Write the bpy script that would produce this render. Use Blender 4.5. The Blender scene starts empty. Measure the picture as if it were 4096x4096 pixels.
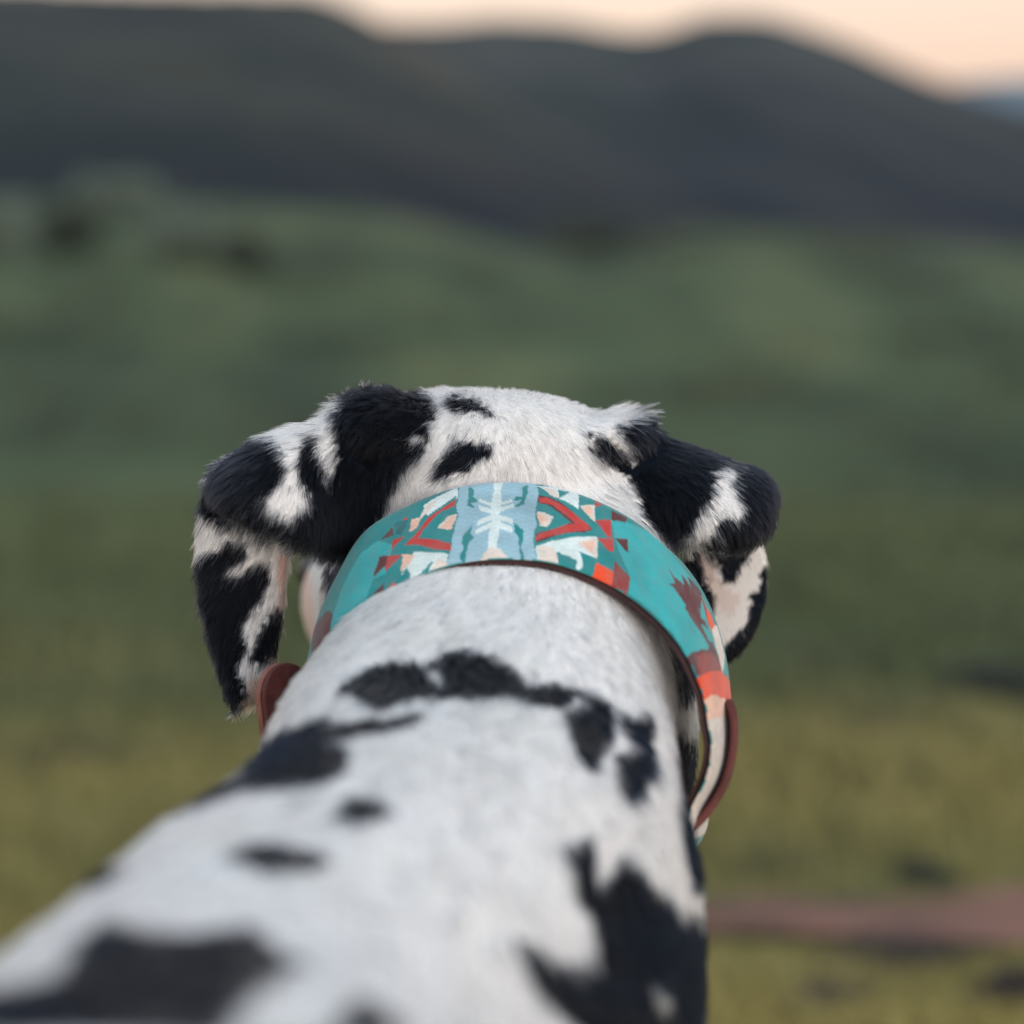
import bpy, math, random
import numpy as np
from mathutils import Vector, Matrix, kdtree, bvhtree

rng = np.random.default_rng(7)
random.seed(7)
S = bpy.context.scene
COL = S.collection
R = math.radians

# ------------------------------------------------------------------ camera
PITCH = R(10.0)
CAM = np.array([0.0, 0.0, 0.735])
cd = bpy.data.cameras.new('camera')
cam = bpy.data.objects.new('camera', cd)
COL.objects.link(cam)
cam.location = CAM
cam.rotation_euler = (R(90) - PITCH, 0, 0)
cd.sensor_width = 24; cd.sensor_height = 24; cd.lens = 50
cd.clip_start = 0.02; cd.clip_end = 20000
cd.dof.use_dof = True
cd.dof.focus_distance = 0.875
cd.dof.aperture_fstop = 2.6
S.camera = cam

# ------------------------------------------------------------------ world, sun, exposure
SUN_EL, SUN_AZ = R(8), R(150)          # the last light comes from behind the lens, a little right
w = bpy.data.worlds.new('World'); S.world = w; w.use_nodes = True
nt = w.node_tree; nt.nodes.clear()
sky = nt.nodes.new('ShaderNodeTexSky'); sky.sky_type = 'NISHITA'; sky.sun_disc = False
sky.sun_elevation = SUN_EL; sky.sun_rotation = SUN_AZ
sky.altitude = 600; sky.air_density = 1.35; sky.dust_density = 2.2; sky.ozone_density = 2.2
hs = nt.nodes.new('ShaderNodeHueSaturation'); hs.inputs['Saturation'].default_value = 0.6
bg = nt.nodes.new('ShaderNodeBackground'); bg.inputs['Strength'].default_value = 0.15
ow = nt.nodes.new('ShaderNodeOutputWorld')
nt.links.new(sky.outputs[0], hs.inputs['Color']); tint = nt.nodes.new('ShaderNodeMix'); tint.data_type = 'RGBA'; tint.blend_type = 'MULTIPLY'; tint.inputs[0].default_value = 1
tint.inputs[7].default_value = (.95, .955, 1.05, 1)      # the photograph's cool rosy dusk
nt.links.new(hs.outputs[0], tint.inputs[6])
# dusk glow: rosy low down all round the horizon, pale and then faintly blue overhead
tcw = nt.nodes.new('ShaderNodeTexCoord'); sxw = nt.nodes.new('ShaderNodeSeparateXYZ'); nt.links.new(tcw.outputs['Generated'], sxw.inputs[0])
rw = nt.nodes.new('ShaderNodeValToRGB'); e = rw.color_ramp.elements
for p_, c_ in ((.0, (.62, .40, .31)), (.022, (.76, .55, .47)), (.06, (.86, .79, .75)), (.13, (.82, .81, .79)), (.35, (.70, .81, .85)), (1.0, (.56, .74, .84))):
    q_ = e[0] if p_ == 0 else (e[1] if p_ == 1.0 else e.new(p_)); q_.position = p_; q_.color = (*c_, 1)
nt.links.new(sxw.outputs['Z'], rw.inputs[0])
gain = nt.nodes.new('ShaderNodeVectorMath'); gain.operation = 'SCALE'; gain.inputs[3].default_value = 2.25; nt.links.new(rw.outputs[0], gain.inputs[0])
mxw = nt.nodes.new('ShaderNodeMix'); mxw.data_type = 'RGBA'; mxw.inputs[0].default_value = .8
nt.links.new(tint.outputs[2], mxw.inputs[6]); nt.links.new(gain.outputs[0], mxw.inputs[7]); nt.links.new(mxw.outputs[2], bg.inputs[0]); nt.links.new(bg.outputs[0], ow.inputs[0])
ld = bpy.data.lights.new('sun', 'SUN'); ld.energy = 0.55; ld.angle = R(50); ld.color = (1.0, .95, .92)
sun = bpy.data.objects.new('sun', ld); COL.objects.link(sun)
sd = Vector((math.sin(SUN_AZ)*math.cos(SUN_EL), math.cos(SUN_AZ)*math.cos(SUN_EL), math.sin(SUN_EL)))
sun.rotation_euler = sd.to_track_quat('Z', 'Y').to_euler()
S.view_settings.view_transform = 'Standard'; S.view_settings.look = 'None'
S.view_settings.gamma = 1; S.view_settings.use_curve_mapping = False
S.view_settings.exposure = 2.05
S.render.engine = 'CYCLES'
S.cycles.use_denoising = True
S.cycles.max_bounces = 8
S.cycles.transparent_max_bounces = 8
S.cycles_curves.shape = 'RIBBONS'
S.cycles_curves.subdivisions = 2

# ------------------------------------------------------------------ coordinates
CP, SP = math.cos(PITCH), math.sin(PITCH)
K = 0.24 / 2048.0
def px(x, y, d):
    """a point seen in the 4096 px photograph at depth d -> (X right, Y up, d ahead) in the lens's own axes"""
    return np.array([(x-2048)*K*d, (2048-y)*K*d, d], float)
def c2w(P):
    P = np.atleast_2d(np.asarray(P, float))
    return np.stack([P[:,0], P[:,2]*CP + P[:,1]*SP, CAM[2] - P[:,2]*SP + P[:,1]*CP], 1)
def w2c(P):
    P = np.atleast_2d(np.asarray(P, float)); q = P - CAM
    return np.stack([q[:,0], q[:,2]*CP + q[:,1]*SP, q[:,1]*CP - q[:,2]*SP], 1)
def w2c1(x, y, z): return w2c([[x, y, z]])[0]
def topx(C): return np.stack([2048 + C[:,0]/(K*C[:,2]), 2048 - C[:,1]/(K*C[:,2])], 1)
def ray(x, y, dist):
    """world point at horizontal distance dist along the line of sight through a pixel"""
    p = c2w([px(x, y, 1.0)])[0] - CAM
    return CAM + p * (dist / math.hypot(p[0], p[1]))

# ------------------------------------------------------------------ numeric noise
_tab = rng.random((64, 64, 64)).astype(np.float32)
def vnoise(P):
    P = np.asarray(P, float); i = np.floor(P).astype(int); f = P - i; f = f*f*(3-2*f)
    out = 0
    for a in (0, 1):
        for b in (0, 1):
            for c in (0, 1):
                wt = (f[:,0] if a else 1-f[:,0])*(f[:,1] if b else 1-f[:,1])*(f[:,2] if c else 1-f[:,2])
                out = out + wt*_tab[(i[:,0]+a) % 64, (i[:,1]+b) % 64, (i[:,2]+c) % 64]
    return out*2-1
def fbm(P, o=4):
    P = np.asarray(P, float); s = 0; a = 1
    for k in range(o):
        s = s + a*vnoise(P*(2.03**k) + 17.3*k); a *= .5
    return s/1.6

# ------------------------------------------------------------------ object helpers
def props(o, label=None, cat=None, group=None, kind=None):
    for k, v in (('label', label), ('category', cat), ('group', group), ('kind', kind)):
        if v: o[k] = v
    return o
def mesh_np(name, V, F, mat=None, parent=None, smooth=True, sizes=None):
    """F: (n,3) or (n,4) array, or list"""
    me = bpy.data.meshes.new(name)
    V = np.asarray(V, np.float32)
    if isinstance(F, np.ndarray):
        n, k = F.shape
        me.vertices.add(len(V)); me.vertices.foreach_set('co', V.ravel())
        me.loops.add(n*k); me.loops.foreach_set('vertex_index', F.astype(np.int32).ravel())
        me.polygons.add(n); me.polygons.foreach_set('loop_start', np.arange(0, n*k, k, dtype=np.int32))
        me.polygons.foreach_set('loop_total', np.full(n, k, np.int32))
        me.update(calc_edges=True); me.validate()
    else:
        me.from_pydata([tuple(v) for v in V.tolist()], [], F)
    if smooth: me.polygons.foreach_set('use_smooth', [True]*len(me.polygons))
    o = bpy.data.objects.new(name, me); COL.objects.link(o)
    if mat: me.materials.append(mat)
    if parent: o.parent = parent
    return o
def set_color(me, C, name='Col'):
    a = me.color_attributes.new(name, 'FLOAT_COLOR', 'POINT')
    C = np.asarray(C, np.float32)
    if C.shape[1] == 3: C = np.concatenate([C, np.ones((len(C), 1), np.float32)], 1)
    a.data.foreach_set('color', C.ravel())
def grid_faces(nr, nc, wrap=False):
    i = np.arange(nr-1)[:, None]; j = np.arange(nc if wrap else nc-1)[None, :]
    j2 = (j+1) % nc
    return np.stack([(i*nc+j).ravel(), (i*nc+j2).ravel(), ((i+1)*nc+j2).ravel(), ((i+1)*nc+j).ravel()], 1) if not wrap else \
        np.stack([(i*nc+j+0*i).ravel(), (i*nc+j2).ravel(), ((i+1)*nc+j2).ravel(), ((i+1)*nc+j).ravel()], 1)
def new_mat(name):
    m = bpy.data.materials.new(name); m.use_nodes = True
    n = m.node_tree.nodes; n.clear()
    out = n.new('ShaderNodeOutputMaterial'); b = n.new('ShaderNodeBsdfPrincipled')
    m.node_tree.links.new(b.outputs[0], out.inputs[0])
    return m, n, m.node_tree.links, b, out
def noise_node(n, l, scale, detail=4, rough=.55, coord='Object', vec_scale=None):
    tc = n.new('ShaderNodeTexCoord'); t = n.new('ShaderNodeTexNoise')
    t.inputs['Scale'].default_value = scale; t.inputs['Detail'].default_value = detail; t.inputs['Roughness'].default_value = rough
    if vec_scale:
        mp = n.new('ShaderNodeMapping'); mp.inputs['Scale'].default_value = vec_scale
        l.new(tc.outputs[coord], mp.inputs[0]); l.new(mp.outputs[0], t.inputs['Vector'])
    else: l.new(tc.outputs[coord], t.inputs['Vector'])
    return t
def ramp(n, stops):
    r = n.new('ShaderNodeValToRGB'); e = r.color_ramp.elements
    while len(e) < len(stops): e.new(.5)
    for i, (p, c) in enumerate(stops): e[i].position = p; e[i].color = (*c, 1)
    return r
def noisy_mat(name, stops, scale, rough=.9, detail=5, bump=0, bscale=40, vec_scale=None):
    m, n, l, b, out = new_mat(name)
    t = noise_node(n, l, scale, detail, vec_scale=vec_scale); r = ramp(n, stops)
    l.new(t.outputs[0], r.inputs[0]); l.new(r.outputs[0], b.inputs['Base Color'])
    b.inputs['Roughness'].default_value = rough
    b.inputs['Specular IOR Level'].default_value = .25
    if bump:
        t2 = noise_node(n, l, bscale, 6); bp = n.new('ShaderNodeBump'); bp.inputs['Strength'].default_value = bump
        bp.inputs['Distance'].default_value = .002
        l.new(t2.outputs[0], bp.inputs['Height']); l.new(bp.outputs[0], b.inputs['Normal'])
    return m
def in_poly(P, poly):
    x, y = P[:,0], P[:,1]; c = np.zeros(len(P), bool); n = len(poly); j = n-1
    for i in range(n):
        xi, yi = poly[i]; xj, yj = poly[j]
        if yi != yj:
            c ^= ((yi > y) != (yj > y)) & (x < (xj-xi)*(y-yi)/(yj-yi)+xi)
        j = i
    return c

# ================================================================== THE SETTING
def ground_z(x, y):
    x = np.asarray(x, float); y = np.asarray(y, float)
    r = np.where(y > 0, np.hypot(x*.55, y), y)
    z = np.interp(r, [-50, 1.3, 3.3, 6, 14, 30, 62, 95, 160, 260, 400, 9000],
                     [.6, 0, -.485, -.945, -1.765, -2.3, -2.15, -4.5, -11, -16, -18, -30])
    P = np.stack([x, y, 0*x], 1)
    az = x/np.maximum(y, 1)                # the far lip of the meadow is higher on the left and dips in the middle
    z = z + np.interp(az, [-.6, -.24, -.16, -.06, 0, .035, .08, .16, .24, .6], [1.2, 1.4, 1.3, .7, -.3, -.7, .2, 0, -.6, -1.2])*np.exp(-((r-64)/22)**2)
    far = np.clip((r-8)/40, 0, 1)
    return z + .03*vnoise(P*1.7)*np.clip((r-1.4)/2, 0, 1) + .25*far*vnoise(P*.11) + .9*np.clip((r-25)/60, 0, 1)*vnoise(P*.035+5)
ys = np.concatenate([np.linspace(-30, 0, 20)[:-1], np.linspace(0, 20, 160)[:-1], np.geomspace(20, 9000, 150)])
us = np.linspace(-1, 1, 161)
YY, UU = np.meshgrid(ys, us, indexing='ij')
XX = UU*(6 + np.abs(YY)*1.2) * (1+.3*np.abs(UU))
gx, gy = XX.ravel(), YY.ravel(); gz = ground_z(gx, gy)
# patches of colour on the meadow: green, yellow dry grass, blue green far off
m, n, l, b, out = new_mat('meadow')
tc = n.new('ShaderNodeTexCoord')
def layer(scale, stops, vs=None, detail=4):
    t = n.new('ShaderNodeTexNoise'); t.inputs['Scale'].default_value = scale; t.inputs['Detail'].default_value = detail
    if vs:
        mp = n.new('ShaderNodeMapping'); mp.inputs['Scale'].default_value = vs; l.new(tc.outputs['Object'], mp.inputs[0]); l.new(mp.outputs[0], t.inputs['Vector'])
    else: l.new(tc.outputs['Object'], t.inputs['Vector'])
    r = ramp(n, stops); l.new(t.outputs[0], r.inputs[0]); return r
near = layer(.9, [(.35, (.07, .08, .036)), (.5, (.15, .14, .052)), (.63, (.25, .215, .078))], (.8, .8, 1))
mid = layer(.16, [(.34, (.032, .050, .029)), (.5, (.068, .098, .050)), (.66, (.125, .146, .068))], (1.7, .42, 1))
sx = n.new('ShaderNodeSeparateXYZ'); l.new(tc.outputs['Object'], sx.inputs[0])
mr = n.new('ShaderNodeMapRange'); mr.inputs['From Min'].default_value = 3.6; mr.inputs['From Max'].default_value = 7.5
l.new(sx.outputs['Y'], mr.inputs['Value'])
mx = n.new('ShaderNodeMix'); mx.data_type = 'RGBA'; l.new(mr.outputs[0], mx.inputs[0]); l.new(near.outputs[0], mx.inputs[6]); l.new(mid.outputs[0], mx.inputs[7])
mr2 = n.new('ShaderNodeMapRange'); mr2.inputs['From Min'].default_value = 30; mr2.inputs['From Max'].default_value = 95
l.new(sx.outputs['Y'], mr2.inputs['Value'])
woods = layer(.02, [(.35, (.014, .024, .022)), (.65, (.032, .042, .032))])
mx2 = n.new('ShaderNodeMix'); mx2.data_type = 'RGBA'; l.new(mr2.outputs[0], mx2.inputs[0]); l.new(mx.outputs[2], mx2.inputs[6]); l.new(woods.outputs[0], mx2.inputs[7])
l.new(mx2.outputs[2], b.inputs['Base Color']); b.inputs['Roughness'].default_value = .95; b.inputs['Specular IOR Level'].default_value = .1
MEADOW = m
ground = mesh_np('ground', np.stack([gx, gy, gz], 1), grid_faces(len(ys), len(us)), MEADOW)
props(ground, kind='structure')

# the narrow red earth trail crossing behind the dog, lower right
def path_y(x): return 2.95 + .10*np.sin(x*1.7) + .10*x - 1.0*np.clip(-np.asarray(x)/.8, 0, 1)
nx = 400
xs = np.linspace(-12, 12, nx); V = []
for k in range(9):
    t = k/8; wdt = .58 + .22*vnoise(np.stack([xs*2.2, xs*0+(t > .5)*9, xs*0], 1)) + .16*vnoise(np.stack([xs*7, xs*0+(t > .5)*5, xs*0], 1))
    yy = path_y(xs) + (t-.5)*wdt
    zz = ground_z(xs, yy) + .012 + .004*math.sin(math.pi*t)
    V.append(np.stack([xs, yy, zz], 1))
path = mesh_np('path', np.concatenate(V), grid_faces(9, nx),
               noisy_mat('red_earth', [(.35, (.08, .055, .038)), (.5, (.19, .090, .065)), (.65, (.27, .14, .105))], 3.0, bump=.5, bscale=60))
props(path, kind='structure')

# hills: every hill is a heightfield from its foot to its ridge and down the far side
def hill(name, ridge, dist, foot, footz, mat, rough, seed, nrow=90, ncol=260, back=1.9):
    rx = np.array([p[0] for p in ridge], float); ry = np.array([p[1] for p in ridge], float)
    cx = np.linspace(rx[0], rx[-1], ncol); cy = np.interp(cx, rx, ry)
    k = np.array([.25, .5, .25])
    for _ in range(6): cy[1:-1] = np.convolve(cy, k, 'same')[1:-1]
    Rg = np.array([ray(a, c-(34 if dist < 1000 else 0), dist) for a, c in zip(cx, cy)])
    V = []
    dirs = Rg[:, :2]/dist
    for i in range(nrow):
        t = i/(nrow-1)
        if t < .7:
            s = t/.7; r = foot + (dist-foot)*s
            z = footz + (Rg[:, 2]-footz)*(s**1.15*(1-.0*s))*(1.12-.12*s) - 0
            z = footz + (Rg[:, 2]-footz)*np.sin(s*math.pi/2)**1.1
        else:
            s = (t-.7)/.3; r = dist + (dist*back-dist)*s
            z = footz + (Rg[:, 2]-footz)*np.cos(s*math.pi/2)
        P = np.stack([dirs[:,0]*r, dirs[:,1]*r, z], 1)
        amp = rough*min(1, abs(t-.7)*6)*min(1, t*8)
        P[:, 2] += amp*fbm(np.stack([P[:,0], P[:,1], 0*z], 1)/(dist*.12)+seed)
        P[:, 2] += rough*.06*fbm(np.stack([P[:,0], P[:,1], 0*z], 1)/(dist*.012)+seed, 3)
        V.append(P)
    o = mesh_np(name, np.concatenate(V), grid_faces(nrow, ncol), mat)
    props(o, kind='structure'); return o
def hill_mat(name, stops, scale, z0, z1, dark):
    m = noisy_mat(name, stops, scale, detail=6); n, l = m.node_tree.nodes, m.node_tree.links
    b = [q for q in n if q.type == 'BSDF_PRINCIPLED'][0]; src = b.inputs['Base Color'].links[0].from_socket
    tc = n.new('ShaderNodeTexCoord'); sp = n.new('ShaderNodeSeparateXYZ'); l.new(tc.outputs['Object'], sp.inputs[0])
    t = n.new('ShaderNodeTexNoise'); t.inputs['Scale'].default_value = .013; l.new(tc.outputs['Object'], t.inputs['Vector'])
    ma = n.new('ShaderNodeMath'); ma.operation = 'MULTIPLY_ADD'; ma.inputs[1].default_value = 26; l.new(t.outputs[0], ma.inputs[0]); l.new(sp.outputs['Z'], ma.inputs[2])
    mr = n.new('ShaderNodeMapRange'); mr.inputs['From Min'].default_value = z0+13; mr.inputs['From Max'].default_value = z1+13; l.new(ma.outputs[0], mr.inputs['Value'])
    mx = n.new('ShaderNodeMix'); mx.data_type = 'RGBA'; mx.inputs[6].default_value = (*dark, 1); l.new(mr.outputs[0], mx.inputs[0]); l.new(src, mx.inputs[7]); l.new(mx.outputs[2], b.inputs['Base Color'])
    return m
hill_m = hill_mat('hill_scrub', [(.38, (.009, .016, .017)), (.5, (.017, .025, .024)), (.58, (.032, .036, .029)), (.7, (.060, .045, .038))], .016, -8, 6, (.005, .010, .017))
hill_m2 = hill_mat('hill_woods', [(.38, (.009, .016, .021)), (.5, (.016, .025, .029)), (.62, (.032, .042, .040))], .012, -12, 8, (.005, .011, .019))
far_m = noisy_mat('far_mountain', [(.3, (.11, .16, .20)), (.7, (.16, .22, .26))], .002)  # distance haze is put into this pale blue base colour
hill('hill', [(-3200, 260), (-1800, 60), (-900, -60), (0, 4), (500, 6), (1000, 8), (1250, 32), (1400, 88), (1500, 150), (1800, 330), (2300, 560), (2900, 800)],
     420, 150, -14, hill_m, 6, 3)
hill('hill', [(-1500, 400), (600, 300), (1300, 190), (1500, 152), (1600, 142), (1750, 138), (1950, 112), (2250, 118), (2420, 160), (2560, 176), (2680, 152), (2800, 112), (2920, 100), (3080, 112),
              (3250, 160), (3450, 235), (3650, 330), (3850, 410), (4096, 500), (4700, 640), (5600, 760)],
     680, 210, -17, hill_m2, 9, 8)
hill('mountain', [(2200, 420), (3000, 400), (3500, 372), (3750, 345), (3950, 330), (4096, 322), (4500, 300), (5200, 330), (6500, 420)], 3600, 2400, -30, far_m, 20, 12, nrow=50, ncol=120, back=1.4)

# grass blades on the near meadow: nobody could count them
def grass(name, n, ymin, ymax, h, wd, seed, label):
    g = np.random.default_rng(seed)
    y = ymin*(ymax/ymin)**(g.random(n)**1.7); x = (g.random(n)*2-1)*(0.6+.42*y)
    keep = ~((np.abs(y-path_y(x)) < .32+.07*g.normal(size=n)) & (g.random(n) < .97))
    x, y = x[keep], y[keep]; n = len(x)
    dens = fbm(np.stack([x, y, 0*x], 1)*1.3+4)
    hh = h*(.5+g.random(n))*(1+.7*dens)*np.clip(y/4, .6, 2.2)*np.clip(np.abs(y-path_y(x))/.9, .3, 1)
    z = ground_z(x, y); a = g.random(n)*6.283; w_ = wd*np.clip(y/3, .6, 4)*(.6+.8*g.random(n))
    dx, dy = np.cos(a)*w_, np.sin(a)*w_; ln = (g.random((n, 2))-.5)*hh[:, None]*1.1
    V = np.empty((n, 5, 3))
    V[:,0] = np.stack([x-dx, y-dy, z-.01], 1); V[:,1] = np.stack([x+dx, y+dy, z-.01], 1)
    V[:,2] = np.stack([x+dx*.8+ln[:,0]*.4, y+dy*.8+ln[:,1]*.4, z+hh*.6], 1); V[:,3] = np.stack([x-dx*.8+ln[:,0]*.4, y-dy*.8+ln[:,1]*.4, z+hh*.6], 1)
    V[:,4] = np.stack([x+ln[:,0], y+ln[:,1], z+hh], 1)
    base = np.arange(n)[:, None]*5
    F = np.concatenate([base+np.array([0, 1, 2]), base+np.array([0, 2, 3]), base+np.array([3, 2, 4])])
    dry = np.clip(.72+.8*fbm(np.stack([x*.45, y, 0*x], 1)*.6+9)+.18*g.normal(size=n) - .17*(y-3.4), 0, 1)[:, None]
    c = (1-dry)*np.array([.110, .138, .062]) + dry*np.array([.39, .33, .115])
    c = c*(.65+.7*g.random((n, 1)))
    mt, nn, ll, bb, oo = new_mat('grass_blades')
    at = nn.new('ShaderNodeAttribute'); at.attribute_name = 'Col'; ll.new(at.outputs['Color'], bb.inputs['Base Color'])
    bb.inputs['Roughness'].default_value = .7
    o = mesh_np(name, V.reshape(-1, 3), F, mt, smooth=False)
    set_color(o.data, np.repeat(c, 5, 0))
    props(o, label, None, None, 'stuff'); return o
grass('grass', 190000, 1.15, 15, .05, .0022, 3, 'short green and straw yellow grass covering the slope')

# low scrub scattered over the slope, too many and too small to count
def scrub(n=900, per=60):
    g = np.random.default_rng(21); y = 4.2*(75/4.2)**g.random(n); x = (g.random(n)*2-1)*(1+.45*y)
    k = fbm(np.stack([x*.35, y*.5, 0*x], 1)*np.array([1, 1, 1])+13, 3) > -.05; x, y = x[k], y[k]; n = len(x)
    z = ground_z(x, y); rr = (.05+.11*g.random(n))*np.clip(y/6, .8, 5)
    c = np.repeat(np.stack([x, y, z], 1), per, 0); rp = np.repeat(rr, per)
    o = g.normal(size=(n*per, 3))*np.array([.75, .6, .3]); o[:, 2] = np.abs(o[:, 2]); P = c+o*rp[:, None]
    a = g.normal(size=P.shape); a /= np.linalg.norm(a, axis=1)[:, None]; b_ = np.cross(a, g.normal(size=P.shape)); b_ /= np.linalg.norm(b_, axis=1)[:, None]
    sz = (rp*.16)[:, None]; V = np.stack([P-a*sz, P+b_*sz*.5, P+a*sz], 1).reshape(-1, 3)
    t = g.random(n)[:, None]; cl = (1-t)*np.array([.015, .025, .017])+t*np.array([.09, .105, .052]); cl = np.repeat(cl, per, 0)*(.7+.6*g.random((n*per, 1)))
    mt, nn, ll, bb, oo = new_mat('scrub_leaves'); at = nn.new('ShaderNodeAttribute'); at.attribute_name = 'Col'; ll.new(at.outputs['Color'], bb.inputs['Base Color']); bb.inputs['Roughness'].default_value = .7
    ob = mesh_np('scrub', V, np.arange(len(V)).reshape(-1, 3), mt, smooth=False); set_color(ob.data, np.repeat(cl, 3, 0))
    props(ob, 'low green scrub scattered over the meadow slope', None, None, 'stuff')
scrub()

# shrubs
bark = noisy_mat('shrub_bark', [(.3, (.05, .035, .025)), (.7, (.12, .09, .06))], 20)
def ground_hit(x, y):
    p = c2w([px(x, y, 1.0)])[0]-CAM
    lo = 1.2
    for s in np.geomspace(1.2, 200, 900):
        q = CAM+p*s
        if q[2] < ground_z(np.array([q[0]]), np.array([q[1]]))[0]: return q
    return CAM+p*90
def shrub(x, y, wpx, hpx, c0, c1, label, seed, group='shrubs on the meadow'):
    """x,y: pixel of its foot"""
    g = np.random.default_rng(seed); q = ground_hit(x, y)
    dist = np.linalg.norm(q-CAM); rx = wpx*K*dist/2; rz = hpx*K*dist/2
    root = bpy.data.objects.new('shrub', None); COL.objects.link(root); root.location = q
    props(root, label, 'shrub', group)
    n = 2600
    cl = g.normal(size=(26, 3)); cl /= np.linalg.norm(cl, axis=1)[:, None]; cl *= (.35+.5*g.random((26, 1)))
    pts = cl[g.integers(0, 26, n)] + .22*g.normal(size=(n, 3))
    pts = pts*np.array([rx, rx*.7, rz]) + np.array([0, 0, rz*.85]); pts[:, 2] = np.abs(pts[:, 2])
    s = .13*min(rx, rz)*(.6+.9*g.random(n))[:, None]
    a = g.normal(size=(n, 3)); a /= np.linalg.norm(a, axis=1)[:, None]; b_ = np.cross(a, g.normal(size=(n, 3))); b_ /= np.linalg.norm(b_, axis=1)[:, None]
    V = np.stack([pts-a*s, pts+b_*s*.45, pts+a*s, pts-b_*s*.45], 1).reshape(-1, 3)
    mt, nn, ll, bb, oo = new_mat('shrub_leaves')
    at = nn.new('ShaderNodeAttribute'); at.attribute_name = 'Col'; ll.new(at.outputs['Color'], bb.inputs['Base Color']); bb.inputs['Roughness'].default_value = .6
    fo = mesh_np('foliage', V, np.arange(n*4).reshape(-1, 4), mt, root, smooth=False)
    t = g.random((n, 1)); set_color(fo.data, np.repeat((1-t)*np.array(c0)+t*np.array(c1), 4, 0))
    V = []; F = []
    for k in range(6):
        az = k*1.05+g.random(); ex = np.array([math.cos(az)*rx*.6, math.sin(az)*rx*.5, rz*1.2]); r0 = rx*.035
        o0 = len(V)
        for i, tt in enumerate((0, .5, 1)):
            c = ex*tt + np.array([0, 0, -.03*rz if i == 0 else 0]); c[2] = ex[2]*tt**.8-.04*rz*(i == 0)
            for j in range(6):
                an = j*math.pi/3; V.append((c[0]+math.cos(an)*r0*(1-.7*tt), c[1]+math.sin(an)*r0*(1-.7*tt), c[2]))
        for i in range(2):
            for j in range(6): F.append((o0+i*6+j, o0+i*6+(j+1) % 6, o0+(i+1)*6+(j+1) % 6, o0+(i+1)*6+j))
    mesh_np('stem', V, F, bark, root)
    return root
DM = ((.018, .03, .022), (.045, .06, .04)); DK = ((.016, .026, .024), (.045, .06, .045)); OL = ((.04, .055, .03), (.12, .13, .06)); PL = ((.08, .12, .095), (.17, .215, .17)); PU = ((.04, .033, .040), (.10, .08, .085))
shrub(3560, 2960, 640, 150, *DK, 'dark green shrub on the meadow right of the dog, just above the yellow grass', 1)
shrub(4010, 2830, 520, 200, *DK, 'dark shrub cut by the right edge of the frame, above the yellow grass', 2)
shrub(3380, 2700, 560, 120, *OL, 'low olive shrub on the meadow beside the right ear', 3)
shrub(3900, 2540, 420, 110, *OL, 'pale olive shrub high on the meadow at the right edge', 4)
shrub(3180, 3180, 300, 70, *DK, 'small flat dark shrub beside the brown leather strap end', 5)
shrub(260, 3080, 760, 110, *DK, 'long dark shrub on the meadow left of the dog, above the yellow grass', 6)
shrub(3720, 3540, 330, 110, *DK, 'dark clump behind the red path at the lower right', 7)
shrub(3060, 3500, 560, 70, *DK, 'flat dark shrub at the upper edge of the red path beside the dog', 8)
shrub(3620, 3860, 820, 130, *PU, 'purplish heather clump on the near edge of the red path', 9)
shrub(3300, 4080, 520, 170, *PU, 'purplish heather clump at the bottom edge of the frame beside the dog', 10)
shrub(4050, 4060, 260, 190, *PU, 'purplish heather clump in the lower right corner', 11)
shrub(270, 1010, 220, 200, *DM, 'dark bush between two pale bushes at the upper left', 12)
shrub(710, 1050, 300, 230, *PL, 'pale grey green bush right of the dark bush at the upper left', 13)
shrub(20, 1040, 240, 260, *PL, 'pale bush cut by the left edge of the frame', 14)
shrub(470, 850, 330, 160, *PL, 'pale bush far off beneath the foot of the left hill', 15)
shrub(960, 1080, 220, 160, *DM, 'dark bush right of the pale grey green bush', 16)
shrub(2380, 1010, 620, 150, *DM, 'broad dark thicket at the far end of the meadow in the middle', 17)

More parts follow.
